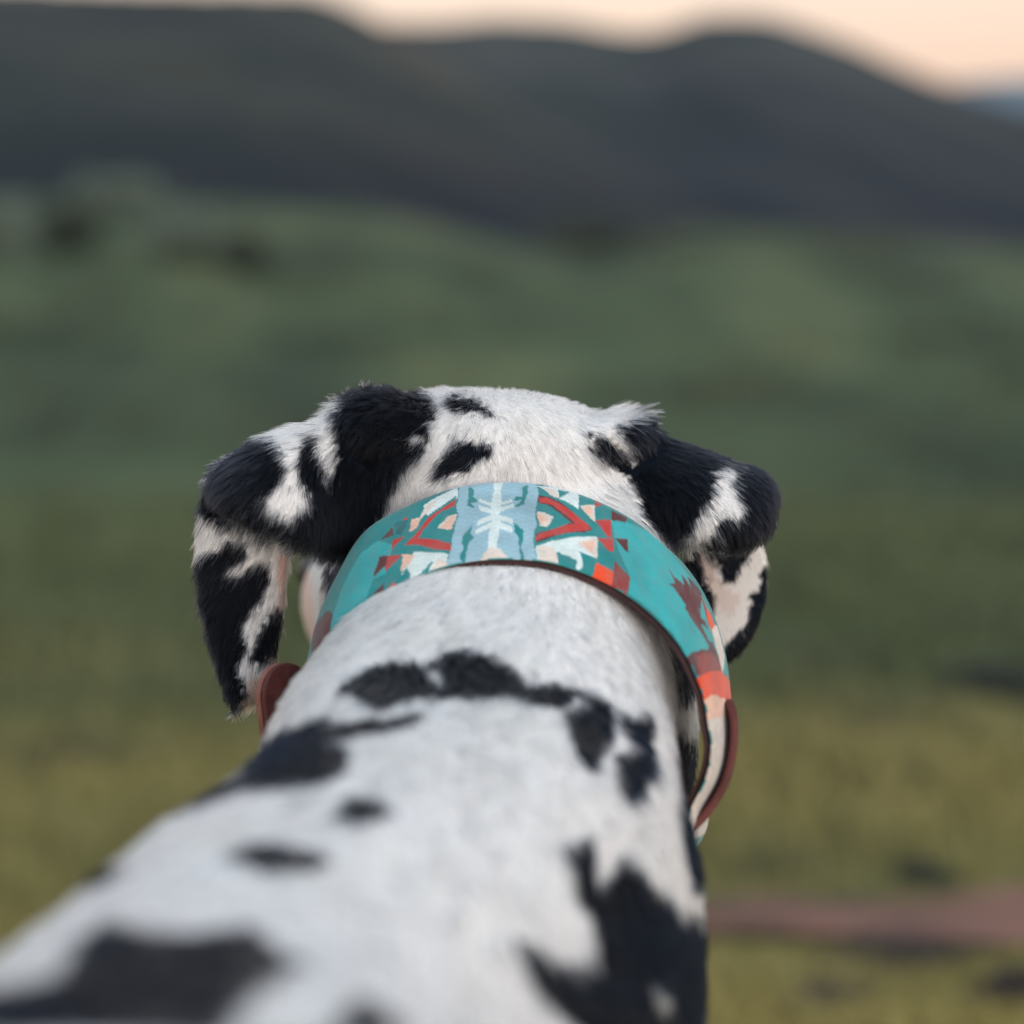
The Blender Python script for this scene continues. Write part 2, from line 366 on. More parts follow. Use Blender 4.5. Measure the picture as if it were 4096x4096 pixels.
# ================================================================== THE DOG
parts_V, parts_F = [], []
_off = 0
def add_part(V, F):
    global _off
    parts_V.append(np.asarray(V, float)); parts_F.extend([tuple(int(i)+_off for i in f) for f in F]); _off += len(V)
def sgp(v, e): return np.sign(v)*np.abs(v)**e
def loft(secs, axes=None, nseg=40, sub=6, n=2.0):
    """secs: (center, rx, ry[, n[, right, up]]) rings joined in order, ends capped; all in lens axes"""
    C = np.array([s[0] for s in secs], float); rr = np.array([[s[1], s[2], (s[3] if len(s) > 3 else n)] for s in secs])
    m_ = len(secs); t = np.arange(m_); tt = np.linspace(0, m_-1, (m_-1)*sub+1)
    def cr(A):
        out = np.empty((len(tt), A.shape[1]))
        for k, u in enumerate(tt):
            i = min(int(u), m_-2); f = u-i
            p0, p1, p2, p3 = A[max(i-1, 0)], A[i], A[i+1], A[min(i+2, m_-1)]
            out[k] = .5*((2*p1)+(-p0+p2)*f+(2*p0-5*p1+4*p2-p3)*f*f+(-p0+3*p1-3*p2+p3)*f**3)
        return out
    Cc, Rr = cr(C), cr(rr)
    th = np.arange(nseg)*2*math.pi/nseg
    V = []
    for k in range(len(tt)):
        e = 2/Rr[k, 2]
        if axes is None:
            a = Cc[min(k+1, len(tt)-1)]-Cc[max(k-1, 0)]; a = a/np.linalg.norm(a)
            ref = np.array([1., 0, 0]) if abs(a[0]) < .8 else np.array([0, 0, 1.])
            up = np.cross(a, ref); up /= np.linalg.norm(up); rt = np.cross(up, a)
            if up[1] < 0 and abs(a[1]) < .9: up = -up; rt = np.cross(up, a)
        else: rt, up = axes
        V.append(Cc[k] + np.outer(sgp(np.cos(th), e)*Rr[k, 0], rt) + np.outer(sgp(np.sin(th), e)*Rr[k, 1], up))
    V = np.concatenate(V); F = [tuple(f) for f in grid_faces(len(tt), nseg, True)]
    c0 = len(V); V = np.concatenate([V, [Cc[0]], [Cc[-1]]])
    for j in range(nseg):
        F.append((c0, (j+1) % nseg, j)); F.append((c0+1, (len(tt)-1)*nseg+j, (len(tt)-1)*nseg+(j+1) % nseg))
    add_part(V, F)
def blob(c, r, n=2.0, rot=0, seg=32):
    th = np.linspace(0, math.pi, seg//2+1)[1:-1]; ph = np.arange(seg)*2*math.pi/seg
    e = 2/n; V = []
    for t_ in th:
        V.append(np.stack([sgp(np.cos(ph), e)*sgp(np.sin(t_), e), np.full(seg, sgp(np.cos(t_), e)), sgp(np.sin(ph), e)*sgp(np.sin(t_), e)], 1))
    V = np.concatenate(V)*np.array(r)
    V = np.concatenate([V, [[0, r[1], 0]], [[0, -r[1], 0]]])
    if rot:
        c_, s_ = math.cos(rot), math.sin(rot); V = np.stack([V[:,0]*c_+V[:,2]*s_, V[:,1], -V[:,0]*s_+V[:,2]*c_], 1)
    V = V+np.array(c); k = len(th)
    F = [tuple(f) for f in grid_faces(k, seg, True)]; t0 = len(V)-2
    for j in range(seg):
        F.append((t0, j, (j+1) % seg)); F.append((t0+1, (k-1)*seg+(j+1) % seg, (k-1)*seg+j))
    add_part(V, F)
XA, YA = np.array([1., 0, 0]), np.array([0, 1., 0])
def tc_(x, y, z, rx, ry, n=2.2): return (w2c1(x, y, z), rx, ry, n)
# trunk and neck, from rump to the back of the skull
loft([tc_(-.20, -.36, .47, .02, .03), tc_(-.19, -.32, .475, .075, .09), tc_(-.175, -.22, .475, .090, .105), tc_(-.15, -.08, .465, .088, .11),
      tc_(-.135, .05, .440, .10, .135), tc_(-.112, .18, .415, .113, .155),
      ([-.088, -.273, .31], .114, .155, 2.3), ([-.075, -.245, .42], .112, .145, 2.5), ([-.071, -.230, .52], .0962, .135, 2.5), ([-.0525, -.197, .6], .0898, .115, 2.5),
      ([-.0305, -.170, .67], .0847, .100, 2.6), ([-.0165, -.149, .73], .0825, .090, 2.6), ([-.0155, -.129, .77], .0800, .084, 2.6), ([-.0105, -.103, .82], .0735, .0765, 2.6),
      ([.0, -.0795, .865], .074, .080, 2.4), ([-.004, -.045, .90], .070, .078, 2.3), ([-.01, -.03, .93], .05, .06, 2.2)], (XA, YA), nseg=48, sub=5)
# skull, cheeks, ear roots
blob((-.013, .0085, .932), (.064, .044, .062), 2.5)
blob((-.008, -.042, .925), (.074, .058, .058), 2.2)
blob(px(1540, 1735, .905), (.026, .016, .030), 2.1)
blob(px(2440, 1770, .915), (.019, .012, .028), 2.1)
# muzzle, turned to the left of the picture
loft([([-.028, -.018, .95], .052, .050), ([-.042, -.032, .985], .044, .048), ([-.057, -.046, 1.02], .034, .044), ([-.072, -.048, 1.055], .028, .038),
      ([-.086, -.046, 1.09], .023, .030), ([-.094, -.042, 1.107], .014, .018)], (np.array([.9, 0, .42]), YA))
# ears: the part rising from the head, and the flap that hangs from its fold
def plate(rows, d_of, th, nv=14, bulge=0.0):
    """rows: list of ((xa,ya,da),(xb,yb,db)); thick sheet bulging towards the lens"""
    A = np.array([px(*r[0]) for r in rows]); B = np.array([px(*r[1]) for r in rows])
    m_ = len(rows); tt = np.linspace(0, m_-1, (m_-1)*5+1)
    def ip(M):
        o_ = np.empty((len(tt), 3))
        for k, u in enumerate(tt):
            i = min(int(u), m_-2); f = u-i; p0, p1, p2, p3 = M[max(i-1, 0)], M[i], M[i+1], M[min(i+2, m_-1)]
            o_[k] = .5*((2*p1)+(-p0+p2)*f+(2*p0-5*p1+4*p2-p3)*f*f+(-p0+3*p1-3*p2+p3)*f**3)
        return o_
    A, B = ip(A), ip(B); ring = []
    for k in range(len(tt)):
        v = B[k]-A[k]; L = np.linalg.norm(v); ctr = (A[k]+B[k])/2
        dn = np.array([0, 0, -1.])
        e = tt[k]/(m_-1); edge = min(1, (1-e)*m_*1.2+.25)
        ph = np.arange(2*nv)*math.pi/nv
        c = sgp(np.cos(ph), .8)*.5; s = sgp(np.sin(ph), .9)
        ring.append(ctr + np.outer(c, v) + np.outer(s*th*edge*.5 + bulge*L*(1-(2*c)**2)*.5, dn))
    V = np.concatenate(ring); ns = 2*nv
    F = [tuple(f) for f in grid_faces(len(tt), ns, True)]; c0 = len(V); V = np.concatenate([V, [ring[0].mean(0)], [ring[-1].mean(0)]])
    for j in range(ns):
        F.append((c0, (j+1) % ns, j)); F.append((c0+1, (len(tt)-1)*ns+j, (len(tt)-1)*ns+(j+1) % ns))
    add_part(V, F)
# left ear of the picture
plate([((1560, 1640, .91), (1480, 2240, .895)), ((1400, 1650, .895), (1340, 2220, .88)), ((1250, 1690, .885), (1250, 2200, .865)), ((1120, 1725, .88), (1130, 2150, .858)),
       ((1000, 1780, .88), (1010, 2100, .860)), ((910, 1840, .885), (905, 2030, .868)), ((850, 1890, .89), (845, 1980, .88))], None, .020, bulge=.16)
plate([((880, 1850, .892), (1150, 1900, .893)), ((812, 1950, .892), (1165, 2030, .895)), ((785, 2070, .893), (1162, 2170, .897)), ((778, 2230, .893), (1158, 2300, .899)), ((795, 2400, .892), (1145, 2420, .90)),
       ((825, 2560, .89), (1130, 2540, .90)), ((870, 2700, .888), (1105, 2660, .898)), ((905, 2800, .886), (1062, 2785, .896)), ((935, 2855, .886), (1010, 2830, .89))], None, .009, bulge=.07)
# right ear of the picture
plate([((2420, 1700, .925), (2560, 2180, .90)), ((2560, 1715, .92), (2660, 2190, .89)), ((2690, 1755, .915), (2740, 2190, .885)), ((2830, 1805, .91), (2830, 2190, .885)),
       ((2940, 1845, .912), (2920, 2190, .888)), ((3045, 1880, .915), (3015, 2180, .893)), ((3118, 1970, .92), (3098, 2115, .905))], None, .024, bulge=.18)
plate([((3000, 1900, .925), (2760, 1980, .925)), ((3080, 2000, .93), (2740, 2120, .925)), ((3068, 2150, .935), (2730, 2260, .925)), ((3075, 2290, .94), (2750, 2380, .93)), ((3065, 2420, .94), (2780, 2480, .935)),
       ((3025, 2530, .94), (2790, 2570, .935)), ((2965, 2610, .94), (2810, 2640, .937)), ((2900, 2655, .94), (2850, 2665, .94))], None, .010, bulge=.07)
# legs and tail (below and behind the frame)
def leg(pts):
    loft([(w2c1(*p[:3]), p[3], p[4], 2.1) for p in pts], (XA, np.array([0, SP, CP]) if False else np.array([0, .17, .985])), nseg=20, sub=4)
for sx_ in (-1, 1):
    x0 = -.085+sx_*.075
    leg([(x0, .34, .42, .05, .075), (x0, .33, .33, .042, .055), (x0+.004*sx_, .31, .26, .03, .036), (x0, .325, .16, .021, .024), (x0, .33, .10, .018, .02), (x0, .335, .05, .02, .024), (x0, .355, .018, .027, .042), (x0, .365, .004, .024, .038)])
    x1 = -.18+sx_*.07
    leg([(x1, -.27, .44, .05, .085), (x1, -.24, .34, .046, .075), (x1, -.23, .26, .034, .045), (x1, -.29, .18, .022, .028), (x1, -.33, .145, .019, .024), (x1, -.325, .09, .017, .019), (x1, -.315, .045, .019, .022), (x1, -.295, .018, .025, .04), (x1, -.285, .004, .023, .036)])
loft([(w2c1(-.195, -.33, .51), .022, .022), (w2c1(-.20, -.42, .49), .017, .017), (w2c1(-.21, -.50, .42), .013, .013), (w2c1(-.22, -.56, .33), .009, .009), (w2c1(-.225, -.60, .26), .005, .005)], (XA, YA), nseg=14, sub=4)
for nm_ in (0,):
    raw = mesh_np('dog_raw', c2w(np.concatenate(parts_V)), parts_F)
md = raw.modifiers.new('r', 'REMESH'); md.mode = 'VOXEL'; md.voxel_size = .0026
ms = raw.modifiers.new('s', 'SMOOTH'); ms.factor = .5; ms.iterations = 7
dg = bpy.context.evaluated_depsgraph_get()
me = bpy.data.meshes.new_from_object(raw.evaluated_get(dg), depsgraph=dg)
bpy.data.objects.remove(raw)
dog = bpy.data.objects.new('dog', me); COL.objects.link(dog)
me.polygons.foreach_set('use_smooth', [True]*len(me.polygons))
props(dog, 'black and white spotted dog seen from behind, looking away, wearing the patterned collar', 'dog')

nV = len(me.vertices); co = np.empty(nV*3, np.float32); me.vertices.foreach_get('co', co); co = co.reshape(-1, 3).astype(float)
no = np.empty(nV*3, np.float32); me.vertices.foreach_get('normal', no); no = no.reshape(-1, 3).astype(float)
Qv = w2c(co); wb = np.clip((.83-Qv[:, 2])/.06, 0, 1)*np.clip((co[:, 2]-.3)/.1, 0, 1)
co = co + no*(wb*(.0022*fbm(Qv*np.array([34, 34, 11])+3, 3)+-.001+.0032*vnoise(Qv*np.array([13, 13, 7])+8)))[:, None]
me.vertices.foreach_set('co', co.astype(np.float32).ravel()); me.update()
# ---- spots
def Z(ox, oy, s, pts): return [(ox+s*a, oy+s*b) for a, b in pts]
z1 = lambda p: Z(700, 1450, .6729, p)
z2 = lambda p: Z(1900, 1450, .6729, p)
z4 = lambda p: Z(0, 2600, .7764, p)
z5 = lambda p: Z(1300, 2600, .7764, p)
zf = lambda p: Z(700, 2300, .4141, p)
BLACK = [
 z1([(1000,270),(1050,100),(1180,60),(1320,80),(1440,150),(1500,210),(1560,310),(1500,370),(1500,450),(1480,540),(1400,620),(1320,680),(1310,760),(1240,860),(1200,960),(1120,1060),(1100,1110),(1180,1110),(1090,1200),(1000,1360),(970,1440),(960,1560),(915,1560),(925,1300),(880,1200),(800,1150),(720,1100),(640,1060),(590,1015),(700,950),(780,880),(800,870),(780,760),(740,680),(720,600),(750,520),(780,450),(850,440),(830,520),(870,600),(880,700),(900,740),(950,640),(960,560),(955,440),(950,350)]),
 z1([(470,430),(600,510),(650,640),(600,740),(540,800),(520,860),(560,920),(680,950),(600,1015),(500,1000),(430,950),(350,930),(280,965),(200,930),(120,880),(110,800),(180,700),(230,620),(300,560),(400,480)]),
 z1([(230,960),(300,930),(420,970),(520,1010),(600,1030),(540,1080),(430,1000),(300,985)]),
 z1([(60,1180),(120,1190),(180,1150),(270,1110),(330,1080),(430,1085),(410,1160),(330,1210),(290,1230),(330,1300),(420,1240),(540,1190),(570,1290),(530,1390),(450,1490),(400,1560),(390,1640),(410,1720),(370,1810),(380,1932),(400,2000),(350,2100),(200,2100),(100,1900),(60,1500)]),
 zf([(150,100),(620,480),(660,560),(640,680),(600,850),(640,1000),(700,1160),(640,1260),(590,1345),(500,1380),(380,1200),(200,700)]),
 zf([(950,330),(1060,330),(1060,560),(980,760),(880,880),(740,870),(720,800),(800,600),(900,420)]),
 z1([(1600,230),(1700,205),(1800,230),(1880,280),(1900,320),(1820,310),(1740,290),(1650,290)]),
 z1([(1530,650),(1580,570),(1650,500),(1740,460),(1830,470),(1900,520),(1880,560),(1780,580),(1740,640),(1640,680),(1550,690)]),
 z2([(870,370),(1000,330),(1100,335),(1250,380),(1400,430),(1560,510),(1530,600),(1420,640),(1420,720),(1390,820),(1340,920),(1280,1010),(1240,1080),(1250,1130),(1180,1130),(1080,1010),(1010,930),(980,830),(960,750),(930,700),(870,650),(780,590),(720,560),(660,520),(740,510),(780,530),(700,470),(640,400),(740,430),(830,500),(930,590),(960,570),(900,480),(860,420)]),
 z2([(1540,520),(1650,550),(1760,610),(1840,740),(1860,900),(1800,1020),(1700,1080),(1560,1110),(1400,1110),(1370,1090),(1440,1000),(1440,920),(1560,940),(1620,880),(1560,800),(1530,720),(1570,650),(1500,610)]),
 z2([(1330,1100),(1500,1100),(1680,1050),(1640,1120),(1600,1190),(1560,1250),(1510,1300),(1450,1240),(1400,1180)]),
 z2([(1715,1190),(1790,1200),(1790,1500),(1690,1740),(1560,1890),(1400,1890),(1440,1720),(1540,1630),(1615,1560),(1625,1470),(1635,1370),(1685,1320)]),
 z2([(1200,1120),(1330,1120),(1370,1290),(1430,1460),(1410,1560),(1300,1500)]),  # shaded inner side of the right flap, painted in as black fur
 z5([(80,240),(180,140),(300,90),(480,80),(520,110),(600,50),(700,30),(860,60),(960,120),(1020,200),(1060,260),(900,240),(760,240),(620,230),(500,230),(400,270),(300,310),(230,270),(180,220)]),
 z5([(-10,350),(100,400),(240,370),(340,370),(460,330),(500,350),(380,400),(200,440),(-10,460)]),
 z4([(1690,370),(1640,390),(1500,430),(1400,480),(1340,520),(1340,600),(1290,660),(1160,680),(1050,740),(960,790),(900,830),(1000,830),(1100,790),(1250,730),(1400,700),(1600,690),(1740,640),(1780,580),(1745,520),(1700,490),(1700,430)]),
 z5([(1170,190),(1300,230),(1400,270),(1450,300),(1450,450),(1440,480),(1390,560),(1350,590),(1300,550),(1290,440),(1250,340),(1300,330),(1380,300),(1250,250)]),
 z5([(1520,340),(1560,380),(1600,390),(1640,340),(1670,380),(1650,500),(1670,620),(1600,730),(1550,770),(1510,710),(1500,620),(1540,600),(1510,550),(1590,510),(1530,450)]),
 z5([(1770,-100),(1900,-100),(1900,120),(1870,230),(1850,240),(1820,200),(1810,90)]),
 z5([(1800,420),(1870,460),(1990,600),(1990,1190),(1880,1160),(1850,1050),(1830,900),(1820,760),(1810,600)]),
 z5([(1220,1060),(1290,1040),(1370,990),(1390,1060),(1380,1160),(1410,1250),(1470,1200),(1490,1100),(1540,1090),(1600,1160),(1700,1260),(1800,1360),(1960,1380),(1960,1640),(1900,1990),(1350,1990),(1280,1880),(1200,1820),(1110,1720),(1060,1610),(1010,1500),(1100,1520),(1200,1590),(1280,1620),(1370,1580),(1410,1500),(1390,1400),(1340,1340),(1300,1250),(1290,1150)]),
 z5([(50,870),(80,820),(180,780),(300,800),(330,840),(220,860),(120,880)]),
 z5([(60,1990),(130,1850),(210,1820),(330,1880),(420,1990)]),
 z4([(1200,1060),(1300,1030),(1400,1010),(1500,1040),(1600,1050),(1670,1090),(1580,1130),(1400,1120),(1270,1110)]),
 z4([(290,1250),(380,1150),(560,1090),(650,1140),(600,1190),(450,1230)]),
 z4([(740,960),(820,860),(880,830),(810,940)]),
 z4([(-60,1780),(100,1740),(250,1720),(380,1660),(450,1600),(490,1500),(560,1430),(700,1450),(800,1490),(950,1500),(1100,1460),(1260,1440),(1340,1500),(1400,1580),(1520,1600),(1400,1680),(1300,1760),(1210,1850),(1190,1990),(-60,1990)]),
]
def grow(p, k=1.07, m=12):
    c = np.mean(p, 0); q = []
    for a in p:
        v = np.array(a)-c; q.append(tuple(c+v*(1+m/(np.linalg.norm(v)+1e-6))*k**.5))
    return q
BLACK += [z5([(1020,200),(1180,190),(1290,240),(1200,290),(1060,260)]), z4([(1340,520),(1500,430),(1700,430),(1740,560),(1500,620)])]
BLACK = BLACK[:13]+[grow(p) for p in BLACK[13:]]
WHITE_IN = [z2([(700,130),(1110,130),(1090,335),(990,345),(860,372),(760,330)]), z1([(1380,460),(1440,430),(1480,480),(1420,500)]), z5([(1680,1730),(1750,1730),(1780,1810),(1730,1850),(1690,1800)]), z5([(510,110),(590,90),(610,190),(560,190)])]
TINTS = [(z1([(610,1150),(760,1090),(740,1250),(720,1500),(690,1720),(560,1900),(570,1720),(605,1500),(620,1300)]), (.84, .44, .36), .7),
 (z1([(735,1180),(800,1150),(820,1400),(850,1700),(860,1850),(810,1850),(750,1500)]), (.94, .68, .57), .75),
 (zf([(620,1320),(700,1050),(860,980),(860,1250),(700,1400)]), (.55, .27, .17), .6),
 (z2([(1300,1120),(1400,1120),(1450,1300),(1580,1400),(1520,1520),(1440,1450)]), (.62, .42, .37), .6), (z2([(1400,1200),(1700,1100),(1700,1500),(1500,1700),(1420,1600)]), (.45, .42, .41), .45)]  # right flap: pink, then grey that mixes its shade into the white fur
nV = len(me.vertices); co = np.empty(nV*3, np.float32); me.vertices.foreach_get('co', co); co = co.reshape(-1, 3).astype(float)
no = np.empty(nV*3, np.float32); me.vertices.foreach_get('normal', no); no = no.reshape(-1, 3).astype(float)
me.calc_loop_triangles(); nT = len(me.loop_triangles); tri = np.empty(nT*3, np.int32); me.loop_triangles.foreach_get('vertices', tri); tri = tri.reshape(-1, 3)
bvh = bvhtree.BVHTree.FromPolygons(co.tolist(), tri.tolist())
# spots on the flanks, legs and face: irregular, scattered over the coat
cs = co[rng.integers(0, nV, 5000)]; keepc = []
for c in cs:
    if all(np.sum((c-k)**2) > .05**2 for k in keepc): keepc.append(c)
keepc = np.array(keepc); crad = .008+.014*rng.random(len(keepc))
kd = kdtree.KDTree(len(keepc))
for i, c in enumerate(keepc): kd.insert(c, i)
kd.balance()
def in_sight(P):
    pq = topx(w2c(P)); trunk = (pq[:,1] > 2750) & (pq[:,0] > 1400)
    cvec = Vector(CAM); out = np.zeros(len(P), bool)
    for i, p in enumerate(P):
        v = Vector(p)-cvec; L = v.length
        h = bvh.ray_cast(cvec, v/L, L-.0005)
        out[i] = h[0] is None or (L-h[3]) < (.05 if trunk[i] else .022)
    return out
def blackness(P, jit=0.0, shift=None):
    C = w2c(P); ok = C[:, 2] > .12
    Q = np.zeros((len(P), 2)); Q[ok] = topx(C[ok])
    ins = ok & (Q[:,0] > -60) & (Q[:,0] < 4150) & (Q[:,1] > 1000) & (Q[:,1] < 4150)
    idx = np.where(ins)[0]; vis = np.zeros(len(P), bool); vis[idx] = in_sight(P[idx])
    W = 7*np.stack([vnoise(P*900), vnoise(P*900+50)], 1) + 13*np.stack([vnoise(P*260), vnoise(P*260+50)], 1)
    Q = Q + W*(1.2)
    if shift is not None: C2 = w2c(P+shift); Q[ok] += (topx(C2[ok])-topx(C[ok]))
    if np.any(jit): Q = Q + rng.normal(size=Q.shape)*jit
    k = np.zeros(len(P), bool)
    for p in BLACK: k |= in_poly(Q, p)
    for p in WHITE_IN: k &= ~in_poly(Q, p)
    k &= vis
    rest = np.where(~vis)[0]
    if len(rest):
        Pn = P[rest] + .006*np.stack([vnoise(P[rest]*120), vnoise(P[rest]*120+9), vnoise(P[rest]*120+33)], 1)
        for j, p in zip(rest, Pn):
            c, i, dd = kd.find(p); k[j] = dd < crad[i]
    return k
kb = blackness(co).astype(float)[:, None]
WHT, BLK = np.array([.965, .97, .965]), np.array([.0065, .0075, .011])
cskin = ((1-kb)*np.where(w2c(co)[:, 2:3] > .835, .64, .70)*np.array([1, .99, .98])+kb*np.array([.004, .007, .012]))
for tp_, tcol, st in TINTS:
    w_ = in_poly(topx(w2c(co)), tp_) & (w2c(co)[:, 2] > .8) & (kb[:, 0] < .5); cskin[w_] = cskin[w_]*(1-st)+np.array(tcol)*st*.8
set_color(me, cskin)
m, n, l, b, out = new_mat('coat_skin')
at = n.new('ShaderNodeAttribute'); at.attribute_name = 'Col'; l.new(at.outputs['Color'], b.inputs['Base Color'])
b.inputs['Roughness'].default_value = .9; b.inputs['Specular IOR Level'].default_value = .05
me.materials.append(m)

# ---- fur. guides: (pixel, depth, direction in lens axes, length, lift, clump)
def G(x, y, d, dx, dy, dd, ln, lift, cl): return (px(x, y, d), np.array([dx, dy, dd], float), ln, lift, cl)
GU = [G(2000, 1560, .92, .25, -.3, -1, .009, .30, .75), G(1750, 1570, .93, -.3, -.5, -1, .010, .45, .6), G(2300, 1600, .92, .7, -.3, -1, .010, .25, .8),
      G(2100, 1700, .89, .5, -.6, -.6, .010, .30, .85), G(2350, 1780, .885, 1, -.45, -.3, .012, .2, .8), G(1950, 1880, .88, -.15, -1, -.5, .009, .25, .5), G(2200, 1880, .88, .3, -1, -.3, .010, .2, .5),
      G(1650, 2000, .875, -.6, -.8, -.3, .012, .2, .5), G(2500, 2000, .88, .8, -.7, 0, .013, .2, .6),
      G(1800, 1700, .89, -.5, .3, -.5, .008, .55, .4),
      G(1500, 1560, .90, -.15, 1.1, -.3, .023, .9, .8), G(1400, 1800, .885, -.2, -1, -.2, .015, .3, .6), G(1450, 2100, .88, .1, -1, -.1, .018, .25, .6), G(1350, 2350, .88, -.05, -1, 0, .014, .2, .5),
      G(1200, 1720, .875, -.8, -.3, -.2, .013, .35, .5), G(1200, 1950, .86, -.3, -1, 0, .014, .3, .5), G(1000, 1900, .865, -.8, -.7, .1, .012, .3, .5), G(870, 1930, .88, -.7, -.9, 0, .011, .3, .5),
      G(900, 2250, .89, -.55, -1, 0, .012, .22, .55), G(800, 2500, .89, -.35, -1, 0, .012, .3, .6), G(1050, 2550, .895, -.25, -1, 0, .010, .15, .5), G(960, 2800, .885, -.15, -1, 0, .010, .25, .5),
      G(2450, 1640, .915, .02, 1.3, -.05, .038, 1.0, 1.15), G(2650, 1780, .90, .7, -.3, -.2, .014, .2, .8), G(2750, 1950, .885, .35, -1, 0, .016, .2, .8), G(2950, 1980, .885, .5, -.9, 0, .013, .15, .6),
      G(3080, 2000, .91, .1, -1, .2, .006, .1, .4), G(2850, 2150, .885, -.4, -1, -.1, .012, .3, .7), G(2950, 2400, .94, .1, -1, 0, .008, .1, .4),
      G(2000, 2350, .82, -.1, -1, -.9, .012, .25, .6), G(1600, 2500, .8, -.5, -.8, -.7, .013, .25, .6), G(2500, 2600, .8, .5, -.9, -.6, .013, .25, .6), G(1900, 2800, .74, -.1, -.4, -1, .015, .25, .6),
      G(2700, 3000, .7, .25, -1, -.6, .015, .2, .5), G(1200, 3200, .62, -.5, -.4, -1, .016, .25, .5), G(1800, 3500, .58, .1, -.3, -1, .016, .22, .5), G(2500, 3600, .58, .3, -.8, -.8, .016, .2, .5),
      G(600, 3600, .52, -.5, -.3, -1, .016, .25, .5), G(1300, 4100, .47, 0, -.3, -1, .016, .2, .5),
      (w2c1(-.1, .1, .5), np.array([-.1, -.3, -1]), .014, .15, .4), (w2c1(-.18, -.2, .5), np.array([-.1, -.3, -1]), .014, .15, .4), (w2c1(-.1, .3, .2), np.array([0, -1, 0.]), .010, .15, .3),
      (w2c1(-.2, -.28, .2), np.array([0, -1, 0.]), .010, .15, .3), (np.array([-.07, -.04, 1.03]), np.array([.4, -.4, -.6]), .006, .15, .3)]
GP = np.array([g[0] for g in GU]); GD = np.array([g[1]/np.linalg.norm(g[1]) for g in GU]); GL = np.array([g[2] for g in GU]); GF = np.array([g[3] for g in GU]); GC = np.array([g[4] for g in GU])
A_, B_, C_ = co[tri[:,0]], co[tri[:,1]], co[tri[:,2]]
GL = np.where(GP[:, 2] > .80, np.where(GL > .03, GL*.75, GL*.72), GL*.8)
area = np.linalg.norm(np.cross(B_-A_, C_-A_), axis=1)/2
ctr = (A_+B_+C_)/3; cc = w2c(ctr); tn = np.cross(B_-A_, C_-A_); tn /= np.linalg.norm(tn, axis=1)[:, None]+1e-12
vd = ctr-CAM; vd /= np.linalg.norm(vd, axis=1)[:, None]; facing = -(tn*vd).sum(1)
d_ = cc[:, 2]
wt = np.where(d_ > .80, 1.0, np.where(d_ > .62, .55, .32))
wt = wt*np.where(facing > -.35, 1, .25)
wt[(d_ < .40)] = .05
wt[(d_ > .985)] *= .35
pr = area*wt; pr /= pr.sum()
NH = 520000
ti = rng.choice(len(tri), NH, p=pr)
u, v = rng.random(NH), rng.random(NH); fl = u+v > 1; u[fl] = 1-u[fl]; v[fl] = 1-v[fl]
P0 = A_[ti]*(1-u-v)[:, None]+B_[ti]*u[:, None]+C_[ti]*v[:, None]
N0 = no[tri[ti,0]]*(1-u-v)[:, None]+no[tri[ti,1]]*u[:, None]+no[tri[ti,2]]*v[:, None]; N0 /= np.linalg.norm(N0, axis=1)[:, None]
Q0 = w2c(P0); wt0 = wt[ti]
def field(Qc):
    D = np.zeros((len(Qc), 3)); L = np.zeros(len(Qc)); F_ = np.zeros(len(Qc)); C2 = np.zeros(len(Qc)); W = np.zeros(len(Qc))
    for i in range(len(GU)):
        q = ((Qc-GP[i])**2).sum(1); sg = (.009 if GL[i] > .022 else .022) if GP[i][2] > .79 else .06
        ww = np.exp(-q/(2*sg*sg)) + 1e-5/(q+1e-4)*.02
        D += ww[:, None]*GD[i]; L += ww*GL[i]; F_ += ww*GF[i]; C2 += ww*GC[i]; W += ww
    return D/W[:, None], L/W, F_/W, C2/W
D0, L0, F0, C0 = field(Q0)
Dw = np.stack([D0[:,0], D0[:,2]*CP+D0[:,1]*SP, -D0[:,2]*SP+D0[:,1]*CP], 1)
# gentle swirls in the lie of the coat
sw = .55*np.stack([vnoise(P0*45), vnoise(P0*45+31), vnoise(P0*45+77)], 1) + .35*np.stack([vnoise(P0*160), vnoise(P0*160+31), vnoise(P0*160+77)], 1)
Dw = Dw + sw*.6 + rng.normal(size=Dw.shape)*.10
Dt = Dw - (Dw*N0).sum(1)[:, None]*N0; Dt /= np.linalg.norm(Dt, axis=1)[:, None]+1e-9
lift = F0*(.7+.6*rng.random(NH))
dirv = Dt*(1-lift*.55)[:, None] + N0*lift[:, None]; dirv /= np.linalg.norm(dirv, axis=1)[:, None]
ln = L0*(.55+.75*rng.random(NH))
curl = Dt
NP = 5; ts = np.linspace(0, 1, NP)
PT = np.empty((NH, NP, 3))
for k, t in enumerate(ts):
    PT[:, k] = P0 - N0*.0004 + (dirv*(t*(1-.35*t))[..., None] + curl*(.35*t*t))*ln[:, None] + rng.normal(size=(NH, 3))*(.0002*t)
# wisps: tips gather on the nearest of many clump centres
nc = 40000
ci = rng.choice(NH, nc, replace=False); kt = kdtree.KDTree(nc)
for k, i in enumerate(ci): kt.insert(P0[i], k)
kt.balance()
cid = np.array([kt.find(p)[1] for p in P0]); near = ci[cid]
same = ((N0*N0[near]).sum(1) > .5) & (np.linalg.norm(P0-P0[near], axis=1) < np.where(Q0[:,2] > .80, .004, .011))
g_ = np.where(same, np.clip(C0*(.75+.6*rng.random(NH)), 0, .95), 0)
for k, t in enumerate(ts):
    PT[:, k] += (PT[near, k]-PT[:, k])*(g_*t**1.3)[:, None]
kk = blackness(P0, np.where((Q0[:, 2] > .80)[:, None], 12.0, 6.0), Dt*(ln*.38)[:, None])
hv = rng.random(NH)[:, None]
colr = np.where(kk[:, None], BLK*(.6+.8*hv)*np.where((Q0[:, 2] > .80)[:, None], 1, np.array([.40, .62, .85])), WHT*(.82+.18*hv)*(.60+.40*rng.random(nc)[cid]**.7)[:, None])
